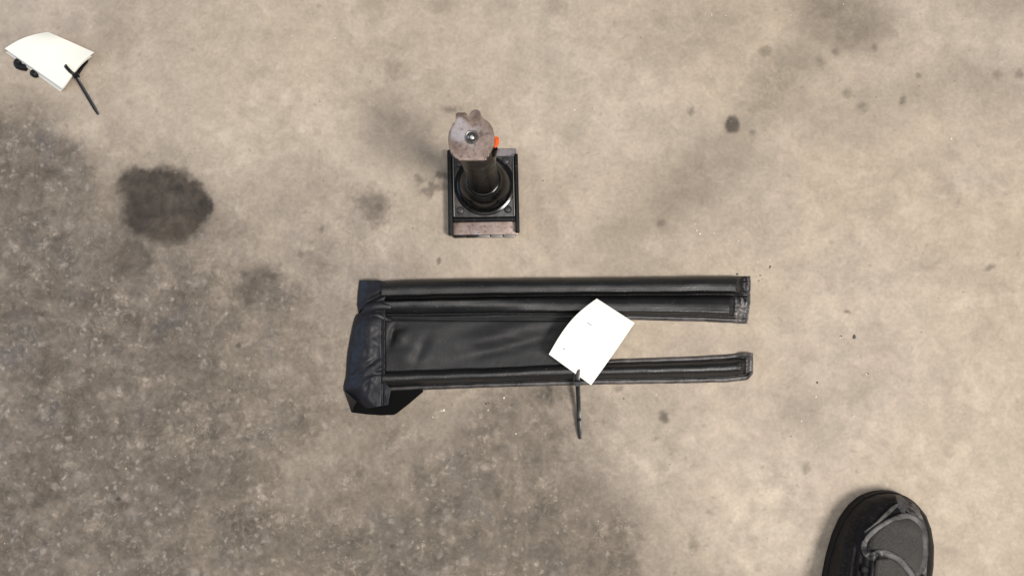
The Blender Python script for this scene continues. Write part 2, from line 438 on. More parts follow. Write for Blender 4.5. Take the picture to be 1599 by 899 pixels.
# ---------------------------------------------------------------- ground
_rng = np.random.default_rng(5)
_lat = _rng.random((64, 64))
def vnoise(x, y, f, ox=0.0, oy=0.0):
    x = x * f + ox; y = y * f + oy
    xi = np.floor(x).astype(int); yi = np.floor(y).astype(int)
    u = x - xi; v = y - yi
    u = u * u * u * (u * (6 * u - 15) + 10); v = v * v * v * (v * (6 * v - 15) + 10)
    g = lambda i, j: _lat[i % 64, j % 64]
    return (g(xi, yi) * (1 - u) + g(xi + 1, yi) * u) * (1 - v) + (g(xi, yi + 1) * (1 - u) + g(xi + 1, yi + 1) * u) * v
def fbm(x, y, f, octv, k):
    s = 0; a = 1.0; tot = 0
    for i in range(octv):
        s = s + a * (vnoise(x, y, f * 2.03 ** i, 7.3 * k + 3.1 * i, 11.7 * k + 5.7 * i) - 0.5); tot += a; a *= 0.6
    return s / tot
def ground():
    D = 0.0017
    xs = np.concatenate([[-4, -2, -1.2, -0.85], np.arange(-0.72, 0.72, D), [0.85, 1.2, 2, 4]])
    ys = np.concatenate([[-4, -2, -1, -0.6], np.arange(-0.36, 0.54, D), [0.7, 1, 2, 4]])
    nx, ny = len(xs), len(ys)
    X, Y = np.meshgrid(xs, ys)
    co = np.zeros((ny, nx, 3), np.float32); co[..., 0] = X; co[..., 1] = Y
    idx = np.arange(nx * ny).reshape(ny, nx)
    q = np.stack([idx[:-1, :-1], idx[:-1, 1:], idx[1:, 1:], idx[1:, :-1]], -1).reshape(-1, 4)
    me = bpy.data.meshes.new("ground")
    me.vertices.add(nx * ny); me.vertices.foreach_set("co", co.ravel())
    me.loops.add(q.size); me.loops.foreach_set("vertex_index", q.ravel().astype(np.int32))
    me.polygons.add(len(q)); me.polygons.foreach_set("loop_start", np.arange(0, q.size, 4, dtype=np.int32))
    me.update(calc_edges=True)
    wx = 0.030 * fbm(X, Y, 24, 4, 1) + 0.010 * fbm(X, Y, 150, 3, 2); wy = 0.030 * fbm(X, Y, 24, 4, 3) + 0.010 * fbm(X, Y, 150, 3, 4)
    hx = fbm(X, Y, 210, 3, 8); hy = fbm(X, Y, 210, 3, 9)
    bx = 0.22 * fbm(X, Y, 5, 4, 5) + wx; by = 0.22 * fbm(X, Y, 5, 4, 6) + wy
    for key, (lst, base, soft_d) in WEAR.items():
        PX, PY = (X + wx, Y + wy) if base == 'W' else (X + bx, Y + by)
        acc = np.zeros_like(X)
        for e in lst:
            px, py, rx, ry, st = e[:5]
            soft = e[5] if len(e) > 5 else soft_d
            ang = math.radians(e[6]) if len(e) > 6 else 0.0
            c = at(px, py, 0)
            dx, dy = PX - c.x, PY - c.y
            if base == 'W' and soft < 0.28:
                k = min(0.55, max(rx, ry) / 60.0); dx = X - c.x + k * wx + 0.011 * k * hx; dy = Y - c.y + k * wy + 0.011 * k * hy
            elif max(rx, ry) < 30:                     # small drips: the raggedness must not carry them away
                k = max(rx, ry) / 30.0
                a_ = 1.0 * max(rx, ry, 5) / 1390
                dx = X - c.x + wx * k + a_ * hx; dy = Y - c.y + wy * k + a_ * hy
            p = (dx * math.cos(ang) + dy * math.sin(ang)) / (rx / 1390); r = (-dx * math.sin(ang) + dy * math.cos(ang)) / (ry / 1390)
            d = np.sqrt(p * p + r * r)
            t = np.clip((1 + soft - d) / (1 + soft - max(0.0, 1 - soft)), 0, 1)
            acc = np.maximum(acc, t * t * (3 - 2 * t) * st)
        a = me.attributes.new(key, 'FLOAT', 'POINT')
        a.data.foreach_set("value", acc.astype(np.float32).ravel())
    me.materials.append(M_CONC)
    o = bpy.data.objects.new("ground", me); COL.objects.link(o)
    return tag(o, kind="structure")
ground()

# ---------------------------------------------------------------- cover with padded arms
cover = thing("padded_cover", at(820, 540), "long black leatherette cover with two padded arms, lying flat on the concrete", "vinyl cover")

def lump(x, y): return 0.0011 * nz(x * 0.011, y * 0.03, 3.3) + 0.0006 * nz(x * 0.035, y * 0.05, 9.1)

PA = [(0, 0), (.05, .50), (.18, .78), (.40, .955), (.55, .995), (.70, 1.0), (.84, .985), (.92, .80), (.97, .45), (1, 0)]      # fuller on the near side
PB_ = [(0, 0), (.04, .45), (.10, .80), (.18, .975), (.32, 1.0), (.46, .985), (.62, .90), (.82, .66), (.94, .40), (1, 0)]      # fuller on the far side
PC = [(0, 0), (.05, .45), (.15, .74), (.32, .945), (.43, 1.0), (.58, .995), (.68, .94), (.84, .72), (.95, .42), (1, 0)]

# upper arm: two quilted ribs side by side, flat welt on the near edge
def upper_arm():
    x0, x1 = 596.0, 1172.0
    top = [(596, 439), (640, 436.5), (800, 434), (980, 432.5), (1100, 431), (1172, 431)]
    bot = [(596, 499), (640, 500), (800, 498), (950, 499), (1060, 501), (1120, 503), (1172, 505.5)]
    def f(u, v):
        x = lerp(x0, x1, u)
        yt = sinterp(top, x) + 0.5 * nz(x * 0.03, 1.7); yb = sinterp(bot, x) + 0.7 * nz(x * 0.06, 5.2)
        y = lerp(yt, yb, v)
        g1 = lerp(0.44, 0.385, u) + 0.008 * nz(x * 0.02, 8.8)      # the deep groove between the ribs
        g2 = lerp(0.86, 0.87, u)
        z = 0.0012
        r1 = 1 - sstep(1150, 1162, x + 5 * v)
        r2 = 1 - sstep(1140, 1149, x)
        def rib(a, b, h, k):
            if v <= a or v >= b: return 0.0
            w = (v - a) / (b - a)
            return h * max(0.0, lerp(sinterp(PB_, w), sinterp(PA, w), k))
        z += rib(0.0, g1, 0.0190 + 0.0014 * nz(x * 0.009, 21.0), 1.0) * (0.12 + 0.88 * r1)
        z += rib(g1 + 0.022, g2, lerp(0.0150, 0.0180, u), sstep(680, 900, x)) * (0.10 + 0.90 * r2)
        if v > g2: z += 0.0022 * math.sin(math.pi * min(1, (v - g2) / (1 - g2) * 1.05)) + 0.0005
        # crumpled end
        e = sstep(1146, 1160, x)
        z += e * (0.0028 * abs(nz(x * 0.13, y * 0.13, 2.0)) + 0.003 * math.exp(-((v - 0.45) / 0.10) ** 2) + 0.004 * math.exp(-((v - 0.1) / 0.12) ** 2) * sstep(1164, 1169, x))
        z += lump(x, y) * (1 if z > 0.006 else 0.4)
        if u > 0.996 or v < 0.001 or v > 0.999: z = min(z, 0.0009)
        xs = x
        if u > 0.9:                                               # right edge is cut slanting
            xs = x - sstep(0.9, 1.0, u) * (4.5 * sstep(0.45, 1.0, v)) + 1.2 * nz(y * 0.12, 4.4) * sstep(0.97, 1, u)
        welt = sstep(g2 + 0.03, g2 + 0.06, v) * sstep(860, 1000, x) * 0.75
        welt = max(welt, sstep(1149, 1153, x) * sstep(g1 + 0.16, g1 + 0.25, v), 0.6 * sstep(1164, 1167, x))
        return at(xs, y, max(z, 0.0006)), welt
    return grid_bm(f, 300, 72)
o = obj("padded_arm", upper_arm(), M_VINYL, cover, 180)
o["label"] = "wider padded arm with two ribs"

def lower_arm():
    x0, x1 = 597.0, 1176.0
    top = [(597, 577), (700, 574), (850, 568), (950, 561), (1070, 556.5), (1140, 552.5), (1165, 549.5), (1176, 551)]
    bot = [(597, 613), (610, 611), (700, 607), (900, 601), (1050, 598.5), (1130, 596.5), (1155, 594.5), (1168, 592), (1176, 583)]
    def f(u, v):
        x = lerp(x0, x1, u)
        yt = sinterp(top, x) + 0.6 * nz(x * 0.05, 11.7); yb = sinterp(bot, x) + 0.6 * nz(x * 0.05, 15.2)
        y = lerp(yt, yb, v)
        a = lerp(0.04, 0.20, sstep(880, 960, x)); b = lerp(0.74, 0.80, u)
        r = 1 - sstep(1157, 1167, x + 2 * nz(y * 0.2, 3))
        z = 0.0012
        if a < v < b: z += 0.0165 * max(0.0, sinterp(PC, (v - a) / (b - a))) * (0.06 + 0.94 * r)
        elif v >= b: z += 0.0030 * math.sin(math.pi * min(1, (v - b) / (1 - b)))**0.6
        else: z += 0.0030 * math.sin(math.pi * v / a)**0.6
        if x > 1150:
            z += 0.0030 * sstep(1166, 1171, x) * (1 - sstep(0.85, 1, v)) * sstep(0, 0.1, v)
            z += 0.0045 * sstep(1150, 1160, x) * math.exp(-((v - 0.07) / 0.08) ** 2)
            z += 0.0012 * abs(nz(x * 0.2, y * 0.2, 7))
        z += lump(x, y + 40) * (1 if z > 0.006 else 0.4)
        if u > 0.997 or v < 0.001 or v > 0.999: z = 0.0007
        welt = max(sstep(b + 0.03, b + 0.07, v) * lerp(0.35, 1, sstep(640, 1000, x)), sstep(a - 0.03, a - 0.07, v) * sstep(920, 1000, x), sstep(1165, 1168, x))
        return at(x, y, max(z, 0.0006)), welt
    return grid_bm(f, 300, 52)
o = obj("padded_arm", lower_arm(), M_VINYL, cover, 180)
o["label"] = "narrow padded arm with a single rib"

def g2d(x, y, cx, cy, sx, sy, a=0.0):
    dx, dy = x - cx, y - cy
    ca, sa = math.cos(a), math.sin(a)
    p, q = dx * ca + dy * sa, -dx * sa + dy * ca
    return math.exp(-(p / sx) ** 2 - (q / sy) ** 2)
def panel():
    def f(u, v):
        xr = lerp(952, 922, v)
        x = lerp(595, xr, u)
        y = lerp(lerp(494, 495, u), lerp(583, 569, u), v)
        z = 0.0062
        z += 0.0040 * g2d(x, y, 676, 528, 42, 26, -0.3) + 0.0038 * g2d(x, y, 640, 560, 26, 18)
        z += 0.0034 * g2d(x, y, 790, 520, 80, 14, -0.28) - 0.0034 * g2d(x, y, 778, 545, 110, 11, -0.24)
        z -= 0.0036 * g2d(x, y, 612, 524, 5, 15, 0.25) + 0.0024 * g2d(x, y, 622, 513, 12, 5, -0.2)
        z += 0.0022 * g2d(x, y, 626, 528, 9, 9)
        z -= 0.0030 * g2d(x, y, 655, 550, 9, 26, 0.5)
        z += 0.0020 * g2d(x, y, 718, 560, 60, 10, -0.15)
        z += 0.0015 * nz(x * 0.016, y * 0.035, 1.2) + 0.00025 * nz(x * 0.05, y * 0.09, 6.0)
        z += 0.00022 * abs(nz(x * 0.10 + y * 0.05, y * 0.04, 2.2)) * sstep(700, 780, x)
        z -= 0.0030 * math.exp(-((y - lerp(498, 500, u)) / 1.6) ** 2) + 0.0028 * math.exp(-((x - 598.5) / 1.5) ** 2)
        return at(x, y, max(z, 0.001))
    bm = grid_bm(f, 190, 52)
    return thicken(bm, 0.0009)
obj("center_panel", panel(), M_PANEL, cover, 180)

def sleeve():
    Lp = [(0, (563, 487)), (0.06, (555, 493)), (0.22, (548, 520)), (0.45, (542, 555)), (0.65, (540, 585)), (0.80, (537, 609)), (0.90, (552, 624)), (1.0, (570, 638))]
    Rp = [(0, (601, 470)), (0.06, (602, 478)), (0.22, (601, 505)), (0.45, (600, 545)), (0.65, (600, 575)), (0.80, (602, 598)), (0.86, (611, 607)), (0.92, (608, 619)), (1.0, (606, 632))]
    def f(u, v):
        L = [sinterp([(a, p[k]) for a, p in Lp], v) if v < 0.8 else interp([(a, p[k]) for a, p in Lp], v) for k in (0, 1)]
        R = [interp([(a, p[k]) for a, p in Rp], v) for k in (0, 1)]
        x, y = lerp(L[0], R[0], u), lerp(L[1], R[1], u)
        prof = sinterp([(0, 0.0015), (0.06, 0.0060), (0.20, 0.0110), (0.38, 0.0155), (0.55, 0.0165), (0.80, 0.0158), (1.0, 0.0160)], u)
        z = prof
        z += 0.0024 * g2d(x, y, 582, 588, 26, 5, -0.75) - 0.0026 * g2d(x, y, 572, 572, 24, 4, -0.62)
        z -= 0.0024 * g2d(x, y, 590, 583, 14, 3.5, -0.25) + 0.0018 * g2d(x, y, 573, 603, 3.5, 14, 0.3)
        z += 0.0018 * g2d(x, y, 580, 530, 12, 22) + 0.0014 * nz(x * 0.05, y * 0.05, 4.2) + 0.0006 * nz(x * 0.13, y * 0.13, 8.2)
        z -= 0.0024 * math.exp(-((x - 597.5) / 1.4) ** 2) * sstep(492, 500, y)
        if v < 0.2: z -= 0.004 * (1 - sstep(0, 0.2, v))
        return at(x, y, max(z, 0.0012))
    bm = grid_bm(f, 52, 96)
    return thicken(bm, 0.0012)
obj("end_sleeve", sleeve(), M_SLEEVE, cover, 180)

# folded end of the wide arm
def end_tab():
    Lp = [(0, (561, 438)), (0.35, (558.5, 458)), (0.65, (557.5, 476)), (1, (560, 489))]
    Rp = [(0, (594, 438)), (0.12, (602, 441)), (0.5, (602, 463)), (0.7, (600, 470)), (1, (590, 480))]
    def f(u, v):
        L = [interp([(a, p[k]) for a, p in Lp], v) for k in (0, 1)]
        R = [interp([(a, p[k]) for a, p in Rp], v) for k in (0, 1)]
        x, y = lerp(L[0], R[0], u), lerp(L[1], R[1], u)
        z = sinterp([(0, 0.002), (0.08, 0.007), (0.5, 0.0125), (1.0, 0.0150)], u)
        z *= 0.55 + 0.45 * math.sin(math.pi * min(1, 0.12 + v * 0.9)) ** 0.5
        z += 0.0030 * g2d(x, y, 580, 474, 24, 3.4, -0.50) - 0.0036 * g2d(x, y, 586, 465, 24, 4.2, -0.50) - 0.0028 * g2d(x, y, 574, 483, 16, 3, -0.45)
        z += 0.0012 * nz(x * 0.07, y * 0.07, 14.2)
        return at(x, y, max(z, 0.0012))
    return thicken(grid_bm(f, 40, 44), 0.001)
obj("end_tab", end_tab(), M_SLEEVE, cover, 180)

# gather where the rib runs into the sleeve
def gather():
    path = spline([(566, 490, 0.010), (578, 481, 0.0145), (592, 477.5, 0.0150), (612, 479, 0.0135)], 8)
    P = [at(p[0], p[1], p[2]) for p in path]
    bm = sweep_bm(P, circ(0.0042, 14, 0.75), scale=lambda t: 0.45 + 0.75 * math.sin(math.pi * (0.1 + 0.75 * t)))
    path = spline([(576, 494, 0.0135), (588, 492, 0.0150), (600, 497, 0.0125), (612, 500, 0.0085)], 8)
    P = [at(p[0], p[1], p[2]) for p in path]
    sweep_bm(P, circ(0.0034, 12, 0.7), bm=bm, scale=lambda t: 0.4 + 0.7 * math.sin(math.pi * (0.1 + 0.8 * t)))
    return bm
obj("gathered_fold", gather(), M_SLEEVE, cover, 180)

# matte lining flap sticking out under the near-left corner
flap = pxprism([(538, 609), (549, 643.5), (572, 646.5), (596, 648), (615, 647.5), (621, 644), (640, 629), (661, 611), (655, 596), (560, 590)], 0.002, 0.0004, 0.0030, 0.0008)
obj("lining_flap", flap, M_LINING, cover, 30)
# side gusset of the sleeve mouth
gus = bmesh.new()
a = [at(537, 609, 0.004), at(543, 626, 0.003), at(550, 641, 0.0036), at(553, 633, 0.008), at(557, 627, 0.014), at(546, 617, 0.012)]
gus.faces.new([gus.verts.new(p) for p in a])
bmesh.ops.triangulate(gus, faces=gus.faces[:])
obj("mouth_gusset", thicken(gus, 0.0008), M_VINYL, cover, 30)

# stitching as small thread dashes sunk in the seam grooves
def stitches(line, zf, step=3.4):
    bm = bmesh.new()
    for (xa, ya), (xb, yb) in zip(line, line[1:]):
        L = math.hypot(xb - xa, yb - ya); n = int(L / step)
        for i in range(n):
            p = [(lerp(xa, xb, (i + k) / n), lerp(ya, yb, (i + k) / n)) for k in (0.18, 0.82)]
            A, B = at(*p[0], zf), at(*p[1], zf)
            mid = (A + B) / 2 + Vector((0, 0, 0.0005))
            sweep_bm([A, mid, B], circ(0.00042, 5), bm=bm)
    return bm
for line, z in (([(598.5, 502), (598, 540), (598.5, 596)], 0.0158), ([(612, 498.5), (760, 498), (930, 498.5)], 0.0046)):
    o = obj("stitching", stitches(line, z), M_THREAD, cover, 60); o["kind"] = "stuff"

# ---------------------------------------------------------------- bottle jack
jc = at(757, 292)
jack = thing("bottle_jack", (jc.x, jc.y, 0), "small black bottle jack with rust-brown steel head standing on the concrete", "jack")
base = obj("base_plate", pxprism([(704, 233), (806, 232), (808.5, 366), (706, 367)], 0.005, 0.0003, 0.0052, 0.0008), M_RUSTSTRIP, jack, 30)
for pts in ([(698, 234), (705.5, 233.5), (708, 366), (700, 367)], [(802.5, 240), (808.5, 239.5), (811.5, 362), (805, 363)]):
    obj("side_rail", pxprism(pts, 0.013, 0.0003, 0.0135, 0.0016, 3), M_SATIN, jack, 40)
obj("mounting_plate", pxprism([(706.5, 245), (802, 243.5), (804, 338), (708.5, 339.5)], 0.0125, 0.0055, 0.0125, 0.0009), M_GREY, jack, 30)
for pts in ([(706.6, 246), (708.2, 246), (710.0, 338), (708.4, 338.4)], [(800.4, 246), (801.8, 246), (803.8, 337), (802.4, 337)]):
    obj("edge_highlight", pxprism(pts, 0.0145, 0.0060, 0.0146, 0.0003), M_EDGE, jack, 30)  # thin bright strips added as highlight lines along the plate edges
obj("cross_bar", pxprism([(707, 339.8), (804.5, 338.3), (804.8, 345), (707.5, 346.5)], 0.013, 0.0055, 0.0132, 0.0015, 3), M_SATIN, jack, 40)
for (x, y) in ((718, 256), (790, 251), (719, 328.5), (793, 326.5)):
    c = at(x, y, 0.0145)
    obj("rivet", lathe_bm(c, [(0.0044, 0.0126), (0.0043, 0.0136), (0.0034, 0.0146), (0.0018, 0.0151), (0.0004, 0.0152)], 20), M_GREY, jack, 50)
# hinge-like knuckles along the near edge
for i in range(5):
    xa = 708 + i * 19.6; xb = xa + 18
    obj("edge_lug", pxprism([(xa, 365.5 - 0.2 * i), (xb, 365.3 - 0.2 * i), (xb, 371.0 - 0.2 * i), (xa, 371.4 - 0.2 * i)], 0.004, 0.0003, 0.0043, 0.0009), M_EDGE if i in (2, 3, 4) else M_SATIN, jack, 30)
dc = at(757, 289.5, 0.013)
dome_prof = [(0.0335, 0.0127), (0.0342, 0.0130), (0.0340, 0.0134), (0.0334, 0.01365), (0.0318, 0.0141), (0.0302, 0.0146), (0.0298, 0.0150), (0.0296, 0.0168), (0.0294, 0.0185), (0.0288, 0.0240), (0.0275, 0.0300),
             (0.0252, 0.0360), (0.0225, 0.0402), (0.0203, 0.0425), (0.0196, 0.0436), (0.0199, 0.0450), (0.0197, 0.0475), (0.0186, 0.0488), (0.0170, 0.0495)]
obj("bell_housing", lathe_bm(dc, dome_prof, 72), M_GLOSS, jack, 60)
col_prof = [(0.0168, 0.0490), (0.0168, 0.150), (0.0167, 0.196), (0.0160, 0.201), (0.0160, 0.206), (0.0166, 0.2075), (0.0166, 0.222), (0.0155, 0.2245)]
obj("column", lathe_bm(dc, col_prof, 56), M_SHAFT, jack, 50)
# head plate: round with two lugs at the far side and a flat on the near side
ZT = 0.230
hc = at(737, 213, ZT)
outl = [(716.5, 250.5), (712, 245), (704, 240), (700.5, 228), (699.5, 215), (701, 206), (703, 201), (707.5, 193), (713, 187.5), (711.5, 178), (714, 175.5), (726, 175.5), (729.5, 177.5), (730, 184), (733, 182), (735.5, 174), (740, 171), (746, 171), (750, 174.5), (751.5, 182.5),
        (754, 183), (755.5, 187), (764, 191.5), (769.5, 200), (772, 212), (772, 226), (767, 234.5), (763, 243), (757.5, 246.5), (756, 250)]
o = obj("head_plate", pxprism(outl, ZT, ZT - 0.0055, ZT, 0.0009), M_RUST, jack, 35)
bz = at(736.5, 214.5, ZT)
ring = lathe_bm(bz, [(0.0062, ZT - 0.001), (0.0062, ZT + 0.0007), (0.0056, ZT + 0.0012), (0.0046, ZT + 0.0008), (0.0043, ZT - 0.0002)], 32, False, False)
obj("washer", ring, M_EDGE, o, 40)
obj("bolt", lathe_bm(bz, [(0.0043, ZT - 0.001), (0.0043, ZT + 0.0010), (0.0038, ZT + 0.0024), (0.0024, ZT + 0.0034), (0.0008, ZT + 0.0037), (0.0002, ZT + 0.0037)], 28), M_BOLT, o, 50)
# side pipe with an orange cap
pp = spline([(772, 296, 0.036), (769.5, 286, 0.058), (768.5, 274, 0.095), (770, 255, 0.150), (771, 242, 0.185), (773, 232, 0.196)], 6)
P = [at(p[0], p[1], p[2]) for p in pp]
pipe = obj("side_pipe", sweep_bm(P, circ(0.0026, 14)), M_GLOSS, jack, 50)
cp = [at(772, 226, 0.201), at(774.5, 222.5, 0.204), at(775, 216, 0.208)]
obj("pipe_cap", sweep_bm(cp, circ(0.0033, 14), scale=lambda t: 1.0 - 0.25 * t), M_ORANGE, pipe, 50)

# ---------------------------------------------------------------- tags and ties
def card(name, corners, zs, bulge, curl, parent, th=0.0005, n=26, extra=None, mat=M_PAPER):
    """corners in order A,B,C,D ; u along A->B, v along A->D"""
    A, B, C, D = corners
    def f(u, v):
        x = (1-u)*(1-v)*A[0] + u*(1-v)*B[0] + u*v*C[0] + (1-u)*v*D[0]
        y = (1-u)*(1-v)*A[1] + u*(1-v)*B[1] + u*v*C[1] + (1-u)*v*D[1]
        dx, dy = bulge(u, v)
        z = (1-u)*(1-v)*zs[0] + u*(1-v)*zs[1] + u*v*zs[2] + (1-u)*v*zs[3] + curl(u, v)
        return at(x + dx, y + dy, z)
    return f, obj(name, thicken(grid_bm(f, n, n), th), mat, parent, 60)

# tag on the cover: A left, B top, C right, D bottom
tl = at(925, 535, 0)
tag2 = thing("paper_tag", (tl.x, tl.y, 0.017), "plain white card tag lying across the black padded cover", "tag")
f2, o = card("card", ((857, 553), (932, 466), (991, 504), (923, 601)), (0.0275, 0.021, 0.019, 0.0185),
     lambda u, v: (-3.2 * math.sin(math.pi * u) * (1 - v), -8.5 * math.sin(math.pi * u) * (1 - v) + 1.0 * math.sin(math.pi * u) * v),
     lambda u, v: 0.0085 * math.sin(math.pi * u) * (1 - v) ** 1.5, tag2)
def mark(f, u0, v0, u1, v1, w, parent):
    bm = bmesh.new()
    a, b = f(u0, v0), f(u1, v1)
    up = Vector((0, 0, 0.0002))
    d = (b - a).normalized(); s = d.cross(Vector((0, 0, 1))).normalized() * w / 2
    bm.faces.new([bm.verts.new(p + up) for p in (a - s, b - s, b + s, a + s)])
    return obj("printed_mark", thicken(bm, 0.00008), M_INK, parent, None)
mark(f2, 0.625, 0.245, 0.63, 0.35, 0.0012, o)
mark(f2, 0.16, 0.18, 0.17, 0.215, 0.0016, o)

def tie(name, pts, label, head_px, head_z, w=0.0046, tip=0.35):
    c = at(pts[-1][0], pts[-1][1], 0)
    r = thing(name, (c.x, c.y, 0), label, "cable tie", "black cable ties through the white tags")
    P = [at(p[0], p[1], p[2]) for p in spline(pts, 8)]
    sec = [(-w/2, -0.0006), (w/2, -0.0006), (w/2, 0.0004), (w/4, 0.0007), (-w/4, 0.0007), (-w/2, 0.0004)]
    obj("strap", sweep_bm(P, sec, scale=lambda t: 1.0 if t < 0.93 else 1.0 - tip * (t - 0.93) / 0.07), M_TIE, r, 35)
    hx, hy, ang = head_px
    hc = at(hx, hy, head_z)
    bm = bmesh.new()
    bmesh.ops.create_cube(bm, size=1.0)
    bmesh.ops.scale(bm, vec=(0.0064, 0.0058, 0.0052), verts=bm.verts)
    bmesh.ops.bevel(bm, geom=bm.edges[:], offset=0.0009, segments=2, affect='EDGES')
    bmesh.ops.rotate(bm, cent=(0, 0, 0), matrix=Matrix.Rotation(math.radians(ang), 3, 'Z'), verts=bm.verts)
    bmesh.ops.translate(bm, vec=hc, verts=bm.verts)
    obj("head", bm, M_TIE, r, 35)
    return r
t2 = tie("cable_tie", [(903, 567, 0.0175), (903, 570, 0.0208), (902.5, 582, 0.0214), (902, 594, 0.0206), (902, 602, 0.0165), (903, 620, 0.0125), (903.6, 640, 0.0086), (904, 653, 0.0070), (904.2, 656, 0.0060), (904.7, 666, 0.0048), (906, 685, 0.0024)],
         "black cable tie through the white tag on the black cover, tail towards the floor", (902, 599, 2), 0.0182)
# the loop under the tag
lp = [at(p[0], p[1], p[2]) for p in spline([(902, 599, 0.0150), (898, 592, 0.0155), (899, 580, 0.0168), (903, 568, 0.0178)], 6)]
obj("loop", sweep_bm(lp, [(-0.0017, -0.0005), (0.0017, -0.0005), (0.0017, 0.0005), (-0.0017, 0.0005)]), M_TIE, t2, 35)

# folded tag far left: A left, B top, C right, D bottom
tl = at(75, 95, 0)
tag1 = thing("paper_tag", (tl.x, tl.y, 0.006), "folded white card tag curling up on bare concrete, away from the jack and cover", "tag")
def b1(u, v):
    x = -2.0 * math.sin(math.pi * u) * (1 - v)
    y = -4.2 * math.sin(math.pi * u) * (1 - v)
    # the v=1 edge (right -> bottom) sags inwards near the right corner
    x += -3.0 * v * math.sin(math.pi * u) * u * 1.6
    y += -2.0 * v * math.sin(math.pi * u) * u * 1.6
    return x, y
c1 = lambda u, v: 0.006 * math.sin(math.pi * u) * (1 - 0.55 * v) + 0.002 * math.sin(2 * math.pi * v) * u
f1, o1 = card("card", ((7, 76), (75, 50), (147, 82), (97, 138)), (0.017, 0.012, 0.008, 0.013), b1, c1, tag1)
f1b, o1b = card("card", ((9, 82), (78, 56), (143, 88), (95, 143.5)), (0.0145, 0.009, 0.0045, 0.010), b1, lambda u, v: c1(u, v) - 0.0095 * (1 - sstep(0, 0.10, u)), tag1, 0.0005, 60)
o1b["label"] = "lower leaf of the folded card"
t1 = tie("cable_tie", [(102, 102, 0.0135), (103.5, 105, 0.0165), (110, 112, 0.0165), (118, 119, 0.0145), (127, 134, 0.0100), (140, 156, 0.0060), (153.5, 179, 0.0022)],
         "black cable tie through the folded white tag lying alone on bare concrete", (119, 118.5, 30), 0.0138, 0.0037)
lp = [at(p[0], p[1], p[2]) for p in spline([(119, 118, 0.0080), (128, 104, 0.0050), (135, 94, 0.0035), (128, 88, 0.003)], 6)]
obj("loop", sweep_bm(lp, [(-0.0021, -0.0009), (0.0021, -0.0009), (0.0021, 0.0009), (-0.0021, 0.0009)]), M_TIE, t1, 35)

# small black clip under the far tag: a bent hook and a peg
hl = at(35, 104, 0)
hook = thing("rubber_hook", (hl.x, hl.y, 0), "small black hooked clip poking out under the folded white tag", "clip")
P = [at(p[0], p[1], p[2]) for p in spline([(41, 106, 0.0042), (33, 104.5, 0.0042), (28, 102, 0.0042), (28, 97, 0.0042), (38, 94, 0.0042), (60, 104, 0.0045), (90, 110, 0.004)], 7)]
obj("bent_loop", sweep_bm(P, circ(0.0041, 12, 0.9)), M_RUBBER, hook, 60)
c = at(54, 115, 0.004)
obj("peg", lathe_bm(c, [(0.0042, 0.0004), (0.0046, 0.002), (0.0044, 0.006), (0.003, 0.0072), (0.0005, 0.0075)], 18), M_RUBBER, hook, 50)

# ---------------------------------------------------------------- shoe
sl = at(1356, 975, 0)
shoe = thing("work_shoe", (sl.x, sl.y, 0), "black work shoe with grey piping and ribbed side, toe pointing into the picture", "shoe")
toe = at(1382, 764.5, 0.0)
ax = Vector((0.255, 1.0, 0)).normalized(); sx_ = Vector((ax.y, -ax.x, 0))      # forward, and to the right
WID = [(0, 0.000), (0.002, 0.012), (0.006, 0.0215), (0.014, 0.0320), (0.026, 0.0402), (0.042, 0.0465), (0.062, 0.0502), (0.085, 0.0515), (0.11, 0.0505), (0.15, 0.047), (0.20, 0.0385), (0.25, 0.0365), (0.28, 0.030), (0.293, 0.015), (0.296, 0.0)]
HGT = [(0, 0.030), (0.004, 0.036), (0.014, 0.045), (0.03, 0.0530), (0.05, 0.0575), (0.08, 0.063), (0.11, 0.072), (0.14, 0.086), (0.17, 0.098), (0.21, 0.104), (0.25, 0.106), (0.296, 0.108)]
def swing(s): return 0.004 * math.sin(math.pi * min(1, s / 0.2)) + 0.0085 * math.exp(-(s / 0.035))
def shoe_f(grow=0.0):
    def f(u, v):
        s = 0.296 * (u ** 1.6 if u < 0.5 else (lerp(0.5 ** 1.6, 1, (u - 0.5) / 0.5)))
        w = max(0.0, interp(WID, s)) + grow; h = interp(HGT, s) + grow
        a = math.pi * v
        c, sn = math.cos(a), math.sin(a)
        lat = -w * math.copysign(abs(c) ** 0.72, c)
        zz = 0.011 + (h - 0.011) * abs(sn) ** 0.80 * (1.0 if u > 0.0 else 1.0)
        lat += swing(s)           # slight inward swing
        p = toe - ax * (s - grow) + sx_ * lat
        return Vector((p.x, p.y, max(zz, 0.010)))
    return f
def shoe_upper():
    f = shoe_f()
    def g(u, v):
        p = f(u, v)
        s = (toe - p).dot(ax)
        lat = (p - toe).dot(sx_)
        # knitted ridges on the left side
        m = sstep(0.050, 0.072, s) * sstep(-0.012, -0.018, lat) * sstep(0.020, 0.030, p.z)
        if m > 0: p.z += m * 0.0017 * math.sin(lat * 2 * math.pi / 0.0056)
        p.z += 0.0008 * nz(p.x * 60, p.y * 60, 2)
        return p
    return grid_bm(g, 150, 130)
def shoe_mat():
    t = NT("black_shoe_leather"); P = t.pos()
    n = t.noise(P, 45, 4, 0.6); n2 = t.noise(P, 300, 3, 0.6)
    col = t.mix(t.lin(n, 0.35, 0.7), (0.0075, 0.007, 0.0075), (0.017, 0.0155, 0.0165))
    col = t.mix(t.math('MULTIPLY', t.step(n2, 0.55, 0.7), 0.30), col, (0.07, 0.066, 0.062))
    return t.out(col, 0.46, 0.0, t.bump(n2, 0.25, 0.0008), Specular_IOR_Level=0.10)
M_SHOE = shoe_mat()
